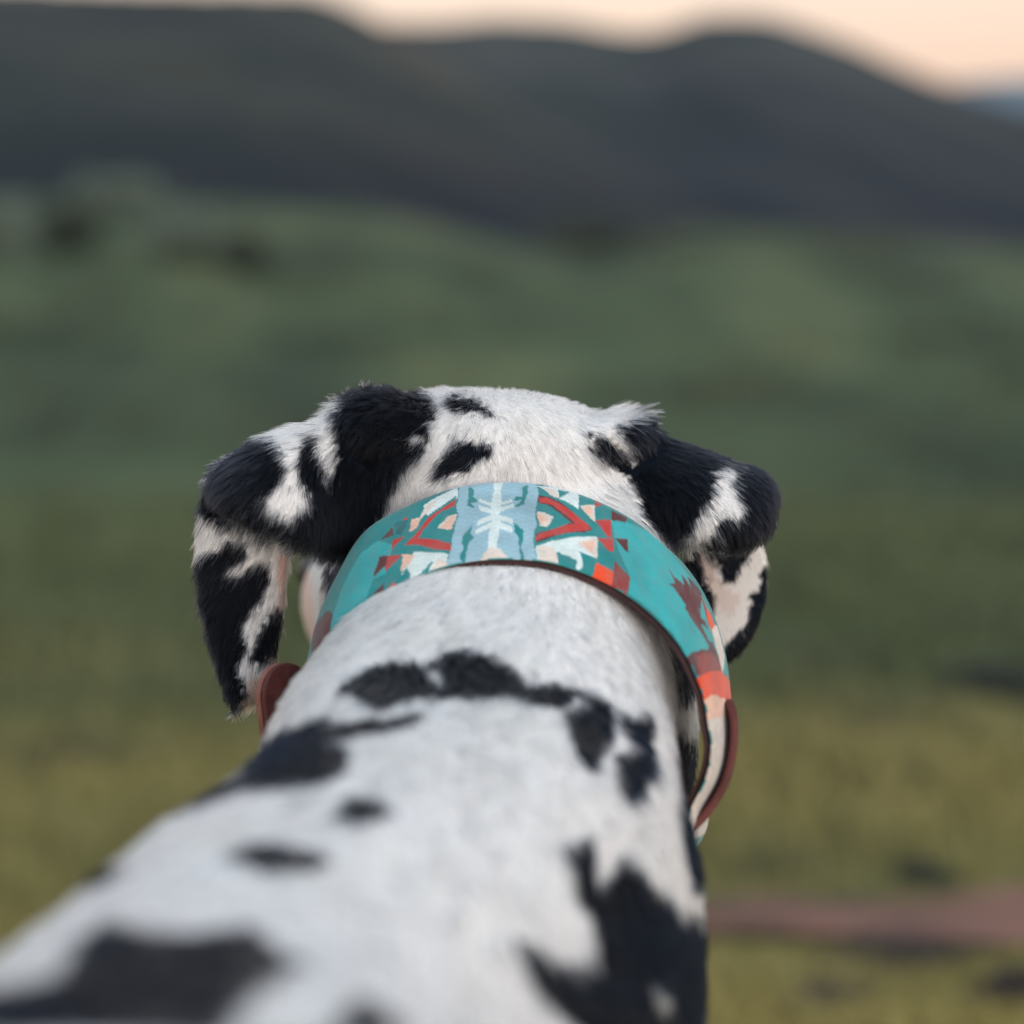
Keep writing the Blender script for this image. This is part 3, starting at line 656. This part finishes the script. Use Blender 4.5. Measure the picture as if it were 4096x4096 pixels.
streak = np.clip(fbm(Q0*np.array([150, 150, 28])+2, 3)*1.6, -.4, 1)*np.where(Q0[:, 2] < .83, .15, .10)
colr = np.where(kk[:, None], colr, colr*(1-np.clip(streak, -.05, 1))[:, None])
fine = (~kk) & (Q0[:, 2] > .835) & (rng.random(NH) < .07); colr[fine] *= .30  # some head hairs darkened to paint shade lines between the wisps
warm = np.clip(.25+.9*fbm(P0*38+3, 3), 0, 1)[:, None]*np.array([.02, .07, .15]); colr = np.where(kk[:, None], colr, colr*(1-warm))
for tp_, tcol, st in TINTS:
    ins_ = in_poly(topx(Q0)+rng.normal(size=(NH, 2))*9, tp_) & (Q0[:, 2] > .8) & ~kk
    colr[ins_] = colr[ins_]*(1-st)+np.array(tcol)*st
roan = (~kk) & (rng.random(NH) < .012); colr[roan] = BLK*2
rad = np.where(d_[ti] > .80, .00008, np.where(d_[ti] > .62, .00014, .00022))*(.7+.6*rng.random(NH))
# keep the coat flat under the collar
def fur_obj(name, PT, rad, colr, parent, mat):
    n_ = len(PT); cv = bpy.data.hair_curves.new(name); cv.add_curves([PT.shape[1]]*n_)
    cv.position_data.foreach_set('vector', PT.astype(np.float32).ravel())
    ra = cv.attributes.get('radius') or cv.attributes.new('radius', 'FLOAT', 'POINT')
    tp = np.array([1, .95, .85, .6, .12])[:PT.shape[1]]
    ra.data.foreach_set('value', (rad[:, None]*tp[None, :]).astype(np.float32).ravel())
    ca = cv.attributes.new('Col', 'FLOAT_COLOR', 'CURVE')
    ca.data.foreach_set('color', np.concatenate([colr, np.ones((n_, 1))], 1).astype(np.float32).ravel())
    cv.materials.append(mat); o = bpy.data.objects.new(name, cv); COL.objects.link(o); o.parent = parent; return o
mf = bpy.data.materials.new('fur'); mf.use_nodes = True; n = mf.node_tree.nodes; l = mf.node_tree.links; n.clear()
out = n.new('ShaderNodeOutputMaterial'); at = n.new('ShaderNodeAttribute'); at.attribute_name = 'Col'
ph_ = n.new('ShaderNodeBsdfHairPrincipled'); ph_.parametrization = 'COLOR'
l.new(at.outputs['Color'], ph_.inputs['Color']); ph_.inputs['Roughness'].default_value = .45; ph_.inputs['Radial Roughness'].default_value = .6
ph_.inputs['IOR'].default_value = 1.2
l.new(ph_.outputs[0], out.inputs[0])
# ================================================================== THE COLLAR
FAR = [(1240, 2760, .845), (1272, 2620, .848), (1310, 2480, .852), (1370, 2330, .858), (1480, 2140, .864), (1650, 2030, .868), (1830, 1960, .870), (2000, 1938, .871), (2180, 1950, .870), (2350, 2000, .868), (2500, 2080, .865),
       (2620, 2180, .862), (2730, 2300, .859), (2810, 2440, .857), (2862, 2600, .855), (2885, 2780, .853), (2889, 2940, .852), (2872, 3070, .850), (2806, 3215, .848)]
NEAR = [(1330, 2900, .820), (1305, 2780, .822), (1315, 2650, .823), (1370, 2545, .825), (1480, 2440, .827), (1630, 2350, .829), (1830, 2282, .832), (2000, 2262, .833), (2190, 2275, .832), (2370, 2335, .829), (2510, 2415, .824),
        (2620, 2510, .818), (2700, 2610, .812), (2750, 2710, .808), (2782, 2800, .805), (2800, 2910, .803), (2810, 2995, .802), (2790, 3100, .803), (2730, 3230, .805)]
# the loop goes on under the throat
def close_loop(L, cx, botY, dd):
    P = [px(*q) for q in L]; a, z = P[0], P[-1]; out_ = list(P); K_ = 12
    for k in range(1, K_):
        t = k/K_; an = math.pi*t
        x = cx + math.cos(an)*(z[0]-cx if t < .5 else cx-a[0]); y0 = z[1]*(1-t)+a[1]*t
        out_.append(np.array([x, y0-(y0-botY)*math.sin(an), (z[2]*(1-t)+a[2]*t)+dd*math.sin(an)]))
    return np.array(out_)
FAR = [(x, y+18*min(1, max(0, 1-abs(x-2050)/700)*2), d-.005) for x, y, d in FAR]
FARL, NEARL = close_loop(FAR, .0, -.162, -.01), close_loop(NEAR, -.002, -.165, -.01)
def cr_loop(P, m_):
    n_ = len(P); o_ = np.empty((m_, 3))
    for k in range(m_):
        u_ = k/m_*n_; i = int(u_); f = u_-i; p0, p1, p2, p3 = P[(i-1) % n_], P[i % n_], P[(i+1) % n_], P[(i+2) % n_]
        o_[k] = .5*((2*p1)+(-p0+p2)*f+(2*p0-5*p1+4*p2-p3)*f*f+(-p0+3*p1-3*p2+p3)*f**3)
    return o_
MU, MV = 1600, 72
FE, NE = cr_loop(FARL, MU), cr_loop(NEARL, MU)
cen = (FE.mean(0)+NE.mean(0))/2
tang = np.roll(FE+NE, -3, 0)-np.roll(FE+NE, 3, 0); acr = NE-FE
nrm = np.cross(acr, tang); nrm /= np.linalg.norm(nrm, axis=1)[:, None]
sgn = np.sign((nrm*((FE+NE)/2-cen)).sum(1)); nrm *= sgn[:, None]
def band(name, off, thick, v0, v1, mat, parent, nv=MV, crown=.0008, mu=None):
    """closed band following the collar, off = distance outwards, from v0 (far edge) to v1 (near edge)"""
    ts_ = np.linspace(v0, v1, nv); G_ = []
    for side in (0, 1):
        for t in (ts_ if side == 0 else ts_[::-1]):
            e = min(1.0, 12*min(t-v0, v1-t)+.35)
            h = off + (crown*(1-(2*t-1)**2)) + (thick*.5*e if side == 0 else -thick*.5*e)
            G_.append(FE + acr*t + nrm*h)
    Gm = np.array(G_)                              # (2nv, MU, 3)
    st = 1 if mu is None else MU//mu
    Gm = Gm[:, ::st]; a_, c_ = Gm.shape[:2]
    i = np.arange(a_)[:, None]; j = np.arange(c_)[None, :]
    F = np.stack([(i*c_+j).ravel(), (i*c_+(j+1) % c_).ravel(), (((i+1) % a_)*c_+(j+1) % c_).ravel(), (((i+1) % a_)*c_+j).ravel()], 1)
    return mesh_np(name, c2w(Gm.reshape(-1, 3)), F, mat, parent), Gm
collar = bpy.data.objects.new('dog_collar', None); COL.objects.link(collar); collar.location = c2w([cen])[0]
props(collar, 'wide turquoise and red patterned fabric collar with brown leather, around the neck of the dog', 'collar')
bpy.context.view_layer.update(); inv = collar.matrix_world.inverted()
# printed motif: polygons in (u,v) of the band, found from where they sit on it
mid_o = FE[:, None, :]*(1-np.linspace(0, 1, 41))[None, :, None] + NE[:, None, :]*np.linspace(0, 1, 41)[None, :, None] + nrm[:, None, :]*.0046
mo = mid_o[::2].reshape(-1, 3); mpx = topx(mo); front = (((mo[:,0]) > -.2))
vis_u = np.repeat(np.arange(MU)[::2] < int(MU*len(FAR)/len(FARL)), 41)
def uv_of(x, y):
    q = ((mpx-np.array([x, y]))**2).sum(1)+np.where(vis_u, 0, 1e9); i = int(q.argmin())
    return (i//41*2, (i % 41)/40.0)
TEAL, LTEAL, DTEAL = (.012, .225, .235), (.03, .36, .36), (.010, .15, .17)
SKYB, RED, MAR, CREAM, WHI, ORG, PINK = (.30, .50, .60), (.50, .035, .030), (.10, .018, .022), (.70, .63, .57), (.66, .78, .78), (.78, .075, .02), (.80, .50, .38)
zc = lambda p: Z(1300, 1850, .8282, p)
za = lambda c, pts: (c, zc(pts))
zq = lambda p: Z(1700, 1850, .3106, p)
zr = lambda p: Z(2100, 1900, .4141, p)
FIELD, MRED = (.03, .37, .39), (.26, .045, .040)
PRINT = [
 (FIELD, zr([(840,400),(980,440),(1250,560),(1500,850),(1700,1130),(1850,1500),(1950,1950),(1560,1760),(1000,1130),(1030,1000),(860,620)])),
 (FIELD, zc([(270,380),(330,400),(300,530),(240,560),(200,700),(60,850),(20,800),(90,600),(180,440)])),
 (SKYB, zq([(420,200),(1455,200),(1450,400),(1410,1000),(1420,1400),(330,1500),(365,1000),(410,600)])),
 za(WHI, [(470,210),(560,150),(640,110),(640,170),(560,215),(500,270)]),
 za(CREAM, [(395,300),(455,262),(440,240),(475,215),(540,180),(520,215),(450,290)]), za(WHI, [(420,440),(600,445),(610,560),(380,620)]),
 za(CREAM, [(540,470),(600,480),(610,550),(520,560)]),
 za(TEAL, [(460,550),(520,470),(510,560)]),
 za(TEAL, [(360,600),(400,500),(420,530),(425,590)]),
 za(TEAL, [(636,155),(560,210),(490,260),(400,350),(340,430),(420,435),(520,435),(610,440)]),
 za(RED, [(636,180),(580,220),(500,270),(460,310),(390,400),(440,405),(520,415),(612,425),(614,390),(540,375),(480,370),(440,370),(470,330),(520,280),(560,240),(636,210)]),
 za(TEAL, [(634,215),(570,250),(500,350),(540,350),(616,355)]),
 za(CREAM, [(628,255),(590,270),(540,320),(590,325),(618,330)]),
 za(PINK, [(626,262),(598,275),(562,318),(595,322),(618,325)]),
 za(PINK, [(420,280),(465,275),(440,320),(400,345)]),
 za(PINK, [(370,450),(430,450),(410,490),(375,520)]),
 za(RED, [(385,360),(340,400),(320,440),(330,370)]),
 za(RED, [(370,450),(300,525),(305,460)]),
 za(MAR, [(330,310),(275,375),(335,350)]),
 za(MAR, [(300,455),(255,465),(245,550),(300,490)]),
 za(RED, [(400,255),(375,280),(400,280)]),
 za(TEAL, [(475,215),(420,250),(400,280),(460,265)]),
 za(DTEAL, [(340,290),(400,280),(370,350),(340,350)]),
 za(ORG, [(330,570),(290,630),(280,660),(360,620)]),
 za(MAR, [(290,570),(260,600),(210,700),(280,650)]),
 za(MAR, [(-60,800),(20,720),(40,740),(25,790),(35,850),(0,900),(-60,1000)]),
 
 # centre column: arrows and hooks
 (WHI, zq([(875,200),(980,200),(960,640),(930,1110),(830,1110),(860,640)])), (WHI, zq([(695,470),(890,545),(1130,465),(1135,512),(900,592),(690,522)])), (WHI, zq([(690,568),(890,620),(1140,555),(1145,602),(900,672),(690,622)])),
 (WHI, zq([(690,765),(890,680),(1125,750),(1120,802),(890,735),(670,822)])), (WHI, zq([(650,878),(870,778),(1120,850),(1110,902),(880,832),(650,942)])), (CREAM, zq([(740,1240),(790,1140),(870,1090),(960,1120),(1050,1230),(1010,1340),(710,1340)])),
 (TEAL, zq([(555,330),(605,330),(620,450),(680,485),(660,512),(600,520),(610,560),(660,585),(600,605),(545,560)])), (TEAL, zq([(1265,300),(1315,300),(1315,540),(1180,590),(1165,560),(1270,520),(1270,500),(1150,490),(1170,450),(1260,440)])),
 (TEAL, zq([(640,810),(500,930),(490,1020),(520,1100),(470,1200),(500,1320),(535,1320),(545,1100),(570,1010),(640,950),(600,910)])), (TEAL, zq([(1150,790),(1290,870),(1290,970),(1250,1100),(1275,1280),(1228,1300),(1220,1080),(1210,960),(1150,900)])),
 # right hand diamond and its border
 (WHI, zr([(110,640),(330,640),(500,600),(690,600),(690,860),(500,960),(300,930),(110,860)])), (WHI, zr([(120,100),(320,100),(520,170),(520,320),(340,240),(300,220)])),
 (TEAL, zr([(120,170),(220,200),(400,280),(520,340),(640,440),(800,590),(700,600),(520,600),(300,640),(110,690)])),
 (CREAM, zr([(150,110),(320,140),(325,240),(230,190)])), (TEAL, zr([(330,140),(440,165),(340,235)])), (CREAM, zr([(120,700),(180,680),(290,695),(325,760),(295,880),(200,895),(130,830)])),
 (TEAL, zr([(320,745),(500,825),(495,940),(300,910)])), (TEAL, zr([(530,735),(690,800),(700,850),(640,1010),(540,970)])), (TEAL, zr([(515,170),(670,220),(675,290),(520,290)])),
 (MAR, zr([(114,196),(205,205),(357,282),(488,382),(608,482),(632,543),(562,558),(402,568),(202,628),(108,652)])),
 (RED, zr([(120,208),(200,218),(350,292),(480,392),(600,492),(618,536),(560,547),(400,557),(200,617),(115,637),(110,592),(250,532),(400,492),(470,482),(460,462),(350,372),(250,292),(130,262)])),
 (TEAL, zr([(122,268),(240,300),(345,380),(450,470),(390,484),(240,524),(112,582)])), (CREAM, zr([(120,350),(190,375),(290,430),(190,490),(115,492)])), (PINK, zr([(120,375),(190,400),(225,440),(180,465),(120,470)])),
 (CREAM, zr([(525,300),(685,290),(690,470),(640,430)])), (PINK, zr([(545,320),(655,312),(655,408)])), (CREAM, zr([(520,640),(690,612),(692,805),(640,770),(530,690)])), (PINK, zr([(542,655),(660,640),(650,742)])),
 (TEAL, zr([(688,310),(832,340),(832,438),(692,438)])), (TEAL, zr([(692,640),(850,780),(860,940),(700,840)])),
 (RED, zr([(670,235),(755,275),(740,297),(686,305)])), (MAR, zr([(845,330),(985,400),(972,460),(840,437)])), (RED, zr([(690,443),(836,446),(836,602),(795,602)])), (RED, zr([(690,622),(846,622),(850,757),(800,742)])), (MAR, zr([(860,620),(990,615),(1002,752),(960,742)])),
 (ORG, zr([(700,840),(860,940),(850,1090),(640,1020)])), (MRED, zr([(862,825),(1030,1000),(990,1140),(850,1080),(862,940)])),
 # right flank: maroon steps, red, orange, cream
 (MAR, zr([(1380,890),(1430,980),(1520,1060),(1500,960),(1600,1080),(1580,980),(1690,1110),(1710,1150),(1690,1280),(1750,1450),(1810,1640),(1900,1900),(1900,1990),(1540,1990),(1540,1750),(1760,1700),(1760,1650),(1640,1450),(1540,1300),(1550,1270),(1430,1100),(1395,1065),(1440,1050)])),
 (LTEAL, zr([(1670,1280),(1720,1340),(1760,1440),(1700,1390)])), (LTEAL, zr([(1700,1460),(1780,1500),(1820,1620),(1760,1600)])),
 (MRED, zr([(1680,1130),(1760,1290),(1770,1480),(1735,1330)])), (ORG, zr([(1750,1280),(1800,1350),(1850,1480),(1800,1510),(1755,1400)])), (CREAM, zr([(1800,1490),(1860,1470),(1930,1750),(1900,1930),(1830,1650)])),
 za(MRED, [(1790,930),(1880,940),(1930,1050),(1780,1080)]), za(ORG, [(1740,1070),(2000,1070),(2040,1190),(1690,1190)]), za(PINK, [(1640,1190),(2100,1190),(2100,1280),(1640,1280)]), za(CREAM, [(1560,1280),(2100,1280),(2100,1990),(1500,1990)]),
]
UVP = [(c, [uv_of(*q) for q in P]) for c, P in PRINT]
def print_color(uu, vv):
    c = np.empty((len(uu), 3)); c[:] = TEAL
    Pn = np.stack([uu+rng.normal(size=len(uu))*.3+2.5*vnoise(np.stack([uu*.05, vv*7, 0*uu], 1)), vv+.012*vnoise(np.stack([uu*.06, vv*9, 0*uu+7], 1))], 1)
    for cl, P in UVP: c[in_poly(Pn, P)] = cl
    uend = MU*len(FAR)/len(FARL)                   # the throat side repeats in plain bands
    back = uu > uend+30
    k = ((uu//40) % 4).astype(int); alt = np.array([TEAL, CREAM, RED, MAR])[k]
    c[back] = alt[back]
    c *= (1+.10*fbm(np.stack([uu*.035, vv*9, 0*uu], 1), 3))[:, None]*(1+.06*vnoise(np.stack([uu*.9, vv*60, 0*uu], 1)))[:, None]
    c *= .86*(1+.10*np.sign(np.sin(uu*2.2))*np.sign(np.sin(vv*110)))[:, None]   # weave
    c *= (1-.22*np.clip(fbm(np.stack([uu*.02+5, vv*3, 0*uu], 1), 4), 0, 1))[:, None]
    fade = np.clip(.12+.30*fbm(np.stack([uu*.11, vv*11, 0*uu+3], 1), 4), 0, .45)[:, None]; c = c*(1-fade)+(c*.35+np.array([.10, .13, .13]))*fade
    return np.clip(c, 0, 1)
m, n, l, b, out = new_mat('printed_fabric')
at = n.new('ShaderNodeAttribute'); at.attribute_name = 'Col'; l.new(at.outputs['Color'], b.inputs['Base Color'])
b.inputs['Roughness'].default_value = .75; b.inputs['Sheen Weight'].default_value = .35; b.inputs['Sheen Roughness'].default_value = .4; b.inputs['Specular IOR Level'].default_value = .25
t2 = noise_node(n, l, 1800, 2); bp = n.new('ShaderNodeBump'); bp.inputs['Strength'].default_value = .35; bp.inputs['Distance'].default_value = .0004
l.new(t2.outputs[0], bp.inputs['Height']); l.new(bp.outputs[0], b.inputs['Normal'])
fab, Gm = band('fabric_band', .0034, .0016, 0, 1, m, None)
uu = np.tile(np.arange(MU), 2*MV).astype(float); vv = np.repeat(np.concatenate([np.linspace(0, 1, MV), np.linspace(1, 0, MV)]), MU)
set_color(fab.data, print_color(uu, vv))
leather = noisy_mat('brown_leather', [(.3, (.065, .018, .016)), (.6, (.11, .030, .026)), (.8, (.16, .05, .042))], 60, rough=.5, bump=.4, bscale=900)
leather_dark = noisy_mat('dark_leather_lining', [(.3, (.022, .009, .010)), (.7, (.045, .018, .018))], 60, rough=.6, bump=.4, bscale=900)
leather_edge = noisy_mat('raw_leather_edge', [(.3, (.20, .075, .060)), (.7, (.33, .14, .11))], 120, rough=.6)
lin, _ = band('leather_lining', .0012, .0020, .02, 1.035, leather_dark, None, nv=12, mu=400)
def collar_child(o):
    o.parent = collar; o.matrix_parent_inverse = inv; return o
collar_child(fab); collar_child(lin)
def slab_outline(name, outline, z0, z1, origin, U_, V_, N_, mat, bevel=.0006):
    """extruded rounded plate; outline in (u,v)"""
    V = []; n_ = len(outline); c = np.mean(outline, 0)
    for zz, sc in ((z0, .96), (z0+bevel, 1), (z1-bevel, 1), (z1, .96)):
        for q in outline:
            q2 = c+(np.array(q)-c)*sc; V.append(origin+U_*q2[0]+V_*q2[1]+N_*zz)
    F = [tuple(range(n_-1, -1, -1)), tuple(range(3*n_, 4*n_))]
    for k in range(3):
        for j in range(n_): F.append((k*n_+j, k*n_+(j+1) % n_, (k+1)*n_+(j+1) % n_, (k+1)*n_+j))
    o = mesh_np(name, c2w(V), F, mat, smooth=False); return collar_child(o)
# rounded leather strap end standing out at the left, two layers thick
O_ = px(1148, 2815, .855)
Un = np.array([.72, .0, .70]); Un /= np.linalg.norm(Un); Vn = np.array([-.13, 1.0, 0]); Vn /= np.linalg.norm(Vn); Nn = np.cross(Un, Vn); Nn /= np.linalg.norm(Nn)
if Nn[0] < 0: Nn = -Nn
ol = [(.0135*math.cos(a)*(1 if math.sin(a) > -.2 else 1), .0165*math.sin(a)) for a in np.linspace(0, math.pi, 30)] + [(-.0135, -.012), (-.012, -.035), (.012, -.035), (.0135, -.012)]
slab_outline('leather_tab', ol, -.0030, -.0002, O_, Un, Vn, Nn, leather_edge)
slab_outline('leather_tab_layer', ol, .0008, .0034, O_, Un, Vn, Nn, leather)
slab_outline('leather_tab_core', [(a*.93, c*.95) for a, c in ol], -.0004, .0010, O_, Un, Vn, Nn, leather_dark, .0002)
# leather strap lying on the outside of the fabric at the right
def strip(name, P, wv, th, mat):
    P = np.array(P); m_ = 60; t = np.linspace(0, len(P)-1, m_); Pi = np.empty((m_, 3))
    for k, u_ in enumerate(t):
        i = min(int(u_), len(P)-2); f = u_-i; p0, p1, p2, p3 = P[max(i-1, 0)], P[i], P[i+1], P[min(i+2, len(P)-1)]
        Pi[k] = .5*((2*p1)+(-p0+p2)*f+(2*p0-5*p1+4*p2-p3)*f*f+(-p0+3*p1-3*p2+p3)*f**3)
    V = []
    for k in range(m_):
        tg = Pi[min(k+1, m_-1)]-Pi[max(k-1, 0)]; tg /= np.linalg.norm(tg); W_ = np.array([-.10, 0, -1.]); W_ -= tg*(W_@tg); W_ /= np.linalg.norm(W_); Nr = np.cross(W_, tg); Nr /= np.linalg.norm(Nr)
        rnd = min(1, math.sqrt(max(0.02, min(k, 12)/12*(2-min(k, 12)/12))))
        for a, c in ((-1, -1), (-.97, .6), (-.9, 1), (.9, 1), (.97, .6), (1, -1)):
            V.append(Pi[k]+W_*wv*.5*rnd*a+Nr*th*.5*c)
    F = []
    for k in range(m_-1):
        for j in range(6): F.append((k*6+j, k*6+(j+1) % 6, (k+1)*6+(j+1) % 6, (k+1)*6+j))
    F += [tuple(range(5, -1, -1)), tuple(range((m_-1)*6, m_*6))]
    return collar_child(mesh_np(name, c2w(V), F, mat))
strip('leather_strap_end', [px(2915, 2800, .83), px(2934, 2870, .83), px(2932, 2980, .828), px(2908, 3090, .826), px(2862, 3185, .824), px(2790, 3275, .822), px(2680, 3360, .82), px(2500, 3440, .82)], .024, .0032, leather)
# stitches along both edges of the fabric
# ---- flatten fur that would poke through the band
bv2 = None
Vb = FE[:, None, :]*(1-np.linspace(0, 1, 9))[None, :, None]+NE[:, None, :]*np.linspace(0, 1, 9)[None, :, None]
kb2 = kdtree.KDTree(MU//4*9); pts_b = c2w(Vb[::4].reshape(-1, 3)); nb = np.repeat(nrm[::4], 9, 0); nb = np.stack([nb[:,0], nb[:,2]*CP+nb[:,1]*SP, -nb[:,2]*SP+nb[:,1]*CP], 1)
for i, p in enumerate(pts_b): kb2.insert(p, i)
kb2.balance()
cand = np.where((Q0[:,2] > .79) & (Q0[:,2] < .885))[0]; drop = np.zeros(NH, bool)
for i in cand:
    c, j, dd = kb2.find(P0[i])
    if j % 9 not in (0, 8) and dd < .009: drop[i] = True; continue
    for k in (4, 3, 2):
        q = PT[i, k]; c, j, dd = kb2.find(q)
        if j % 9 not in (0, 8) and dd < .007 and np.dot(q-np.array(c), nb[j]) > -.0035:
            PT[i] = P0[i]+(PT[i]-P0[i])*.7; break
keep = ~drop
furo = fur_obj('fur', PT[keep], rad[keep], colr[keep], dog, mf)
# eyes, nose, whiskers (the face is turned away)
def ball(name, c, r, mat, sq=(1, 1, 1)):
    th = np.linspace(0, math.pi, 13); ph = np.arange(20)*2*math.pi/20
    V = np.array([[math.sin(a)*math.cos(q)*r*sq[0], math.cos(a)*r*sq[1], math.sin(a)*math.sin(q)*r*sq[2]] for a in th for q in ph])+np.array(c)
    return mesh_np(name, c2w(V), grid_faces(13, 20, True), mat, dog)
mg, n, l, b, out = new_mat('wet_black'); b.inputs['Base Color'].default_value = (.01, .008, .008, 1); b.inputs['Roughness'].default_value = .2
ball('nose', (-.098, -.032, 1.112), .013, mg, (1.1, .8, .8))
ball('eye', (-.062, .004, .968), .010, mg); ball('eye', (.012, .004, .992), .010, mg)
print('verts', nV, 'hairs', int(keep.sum()))
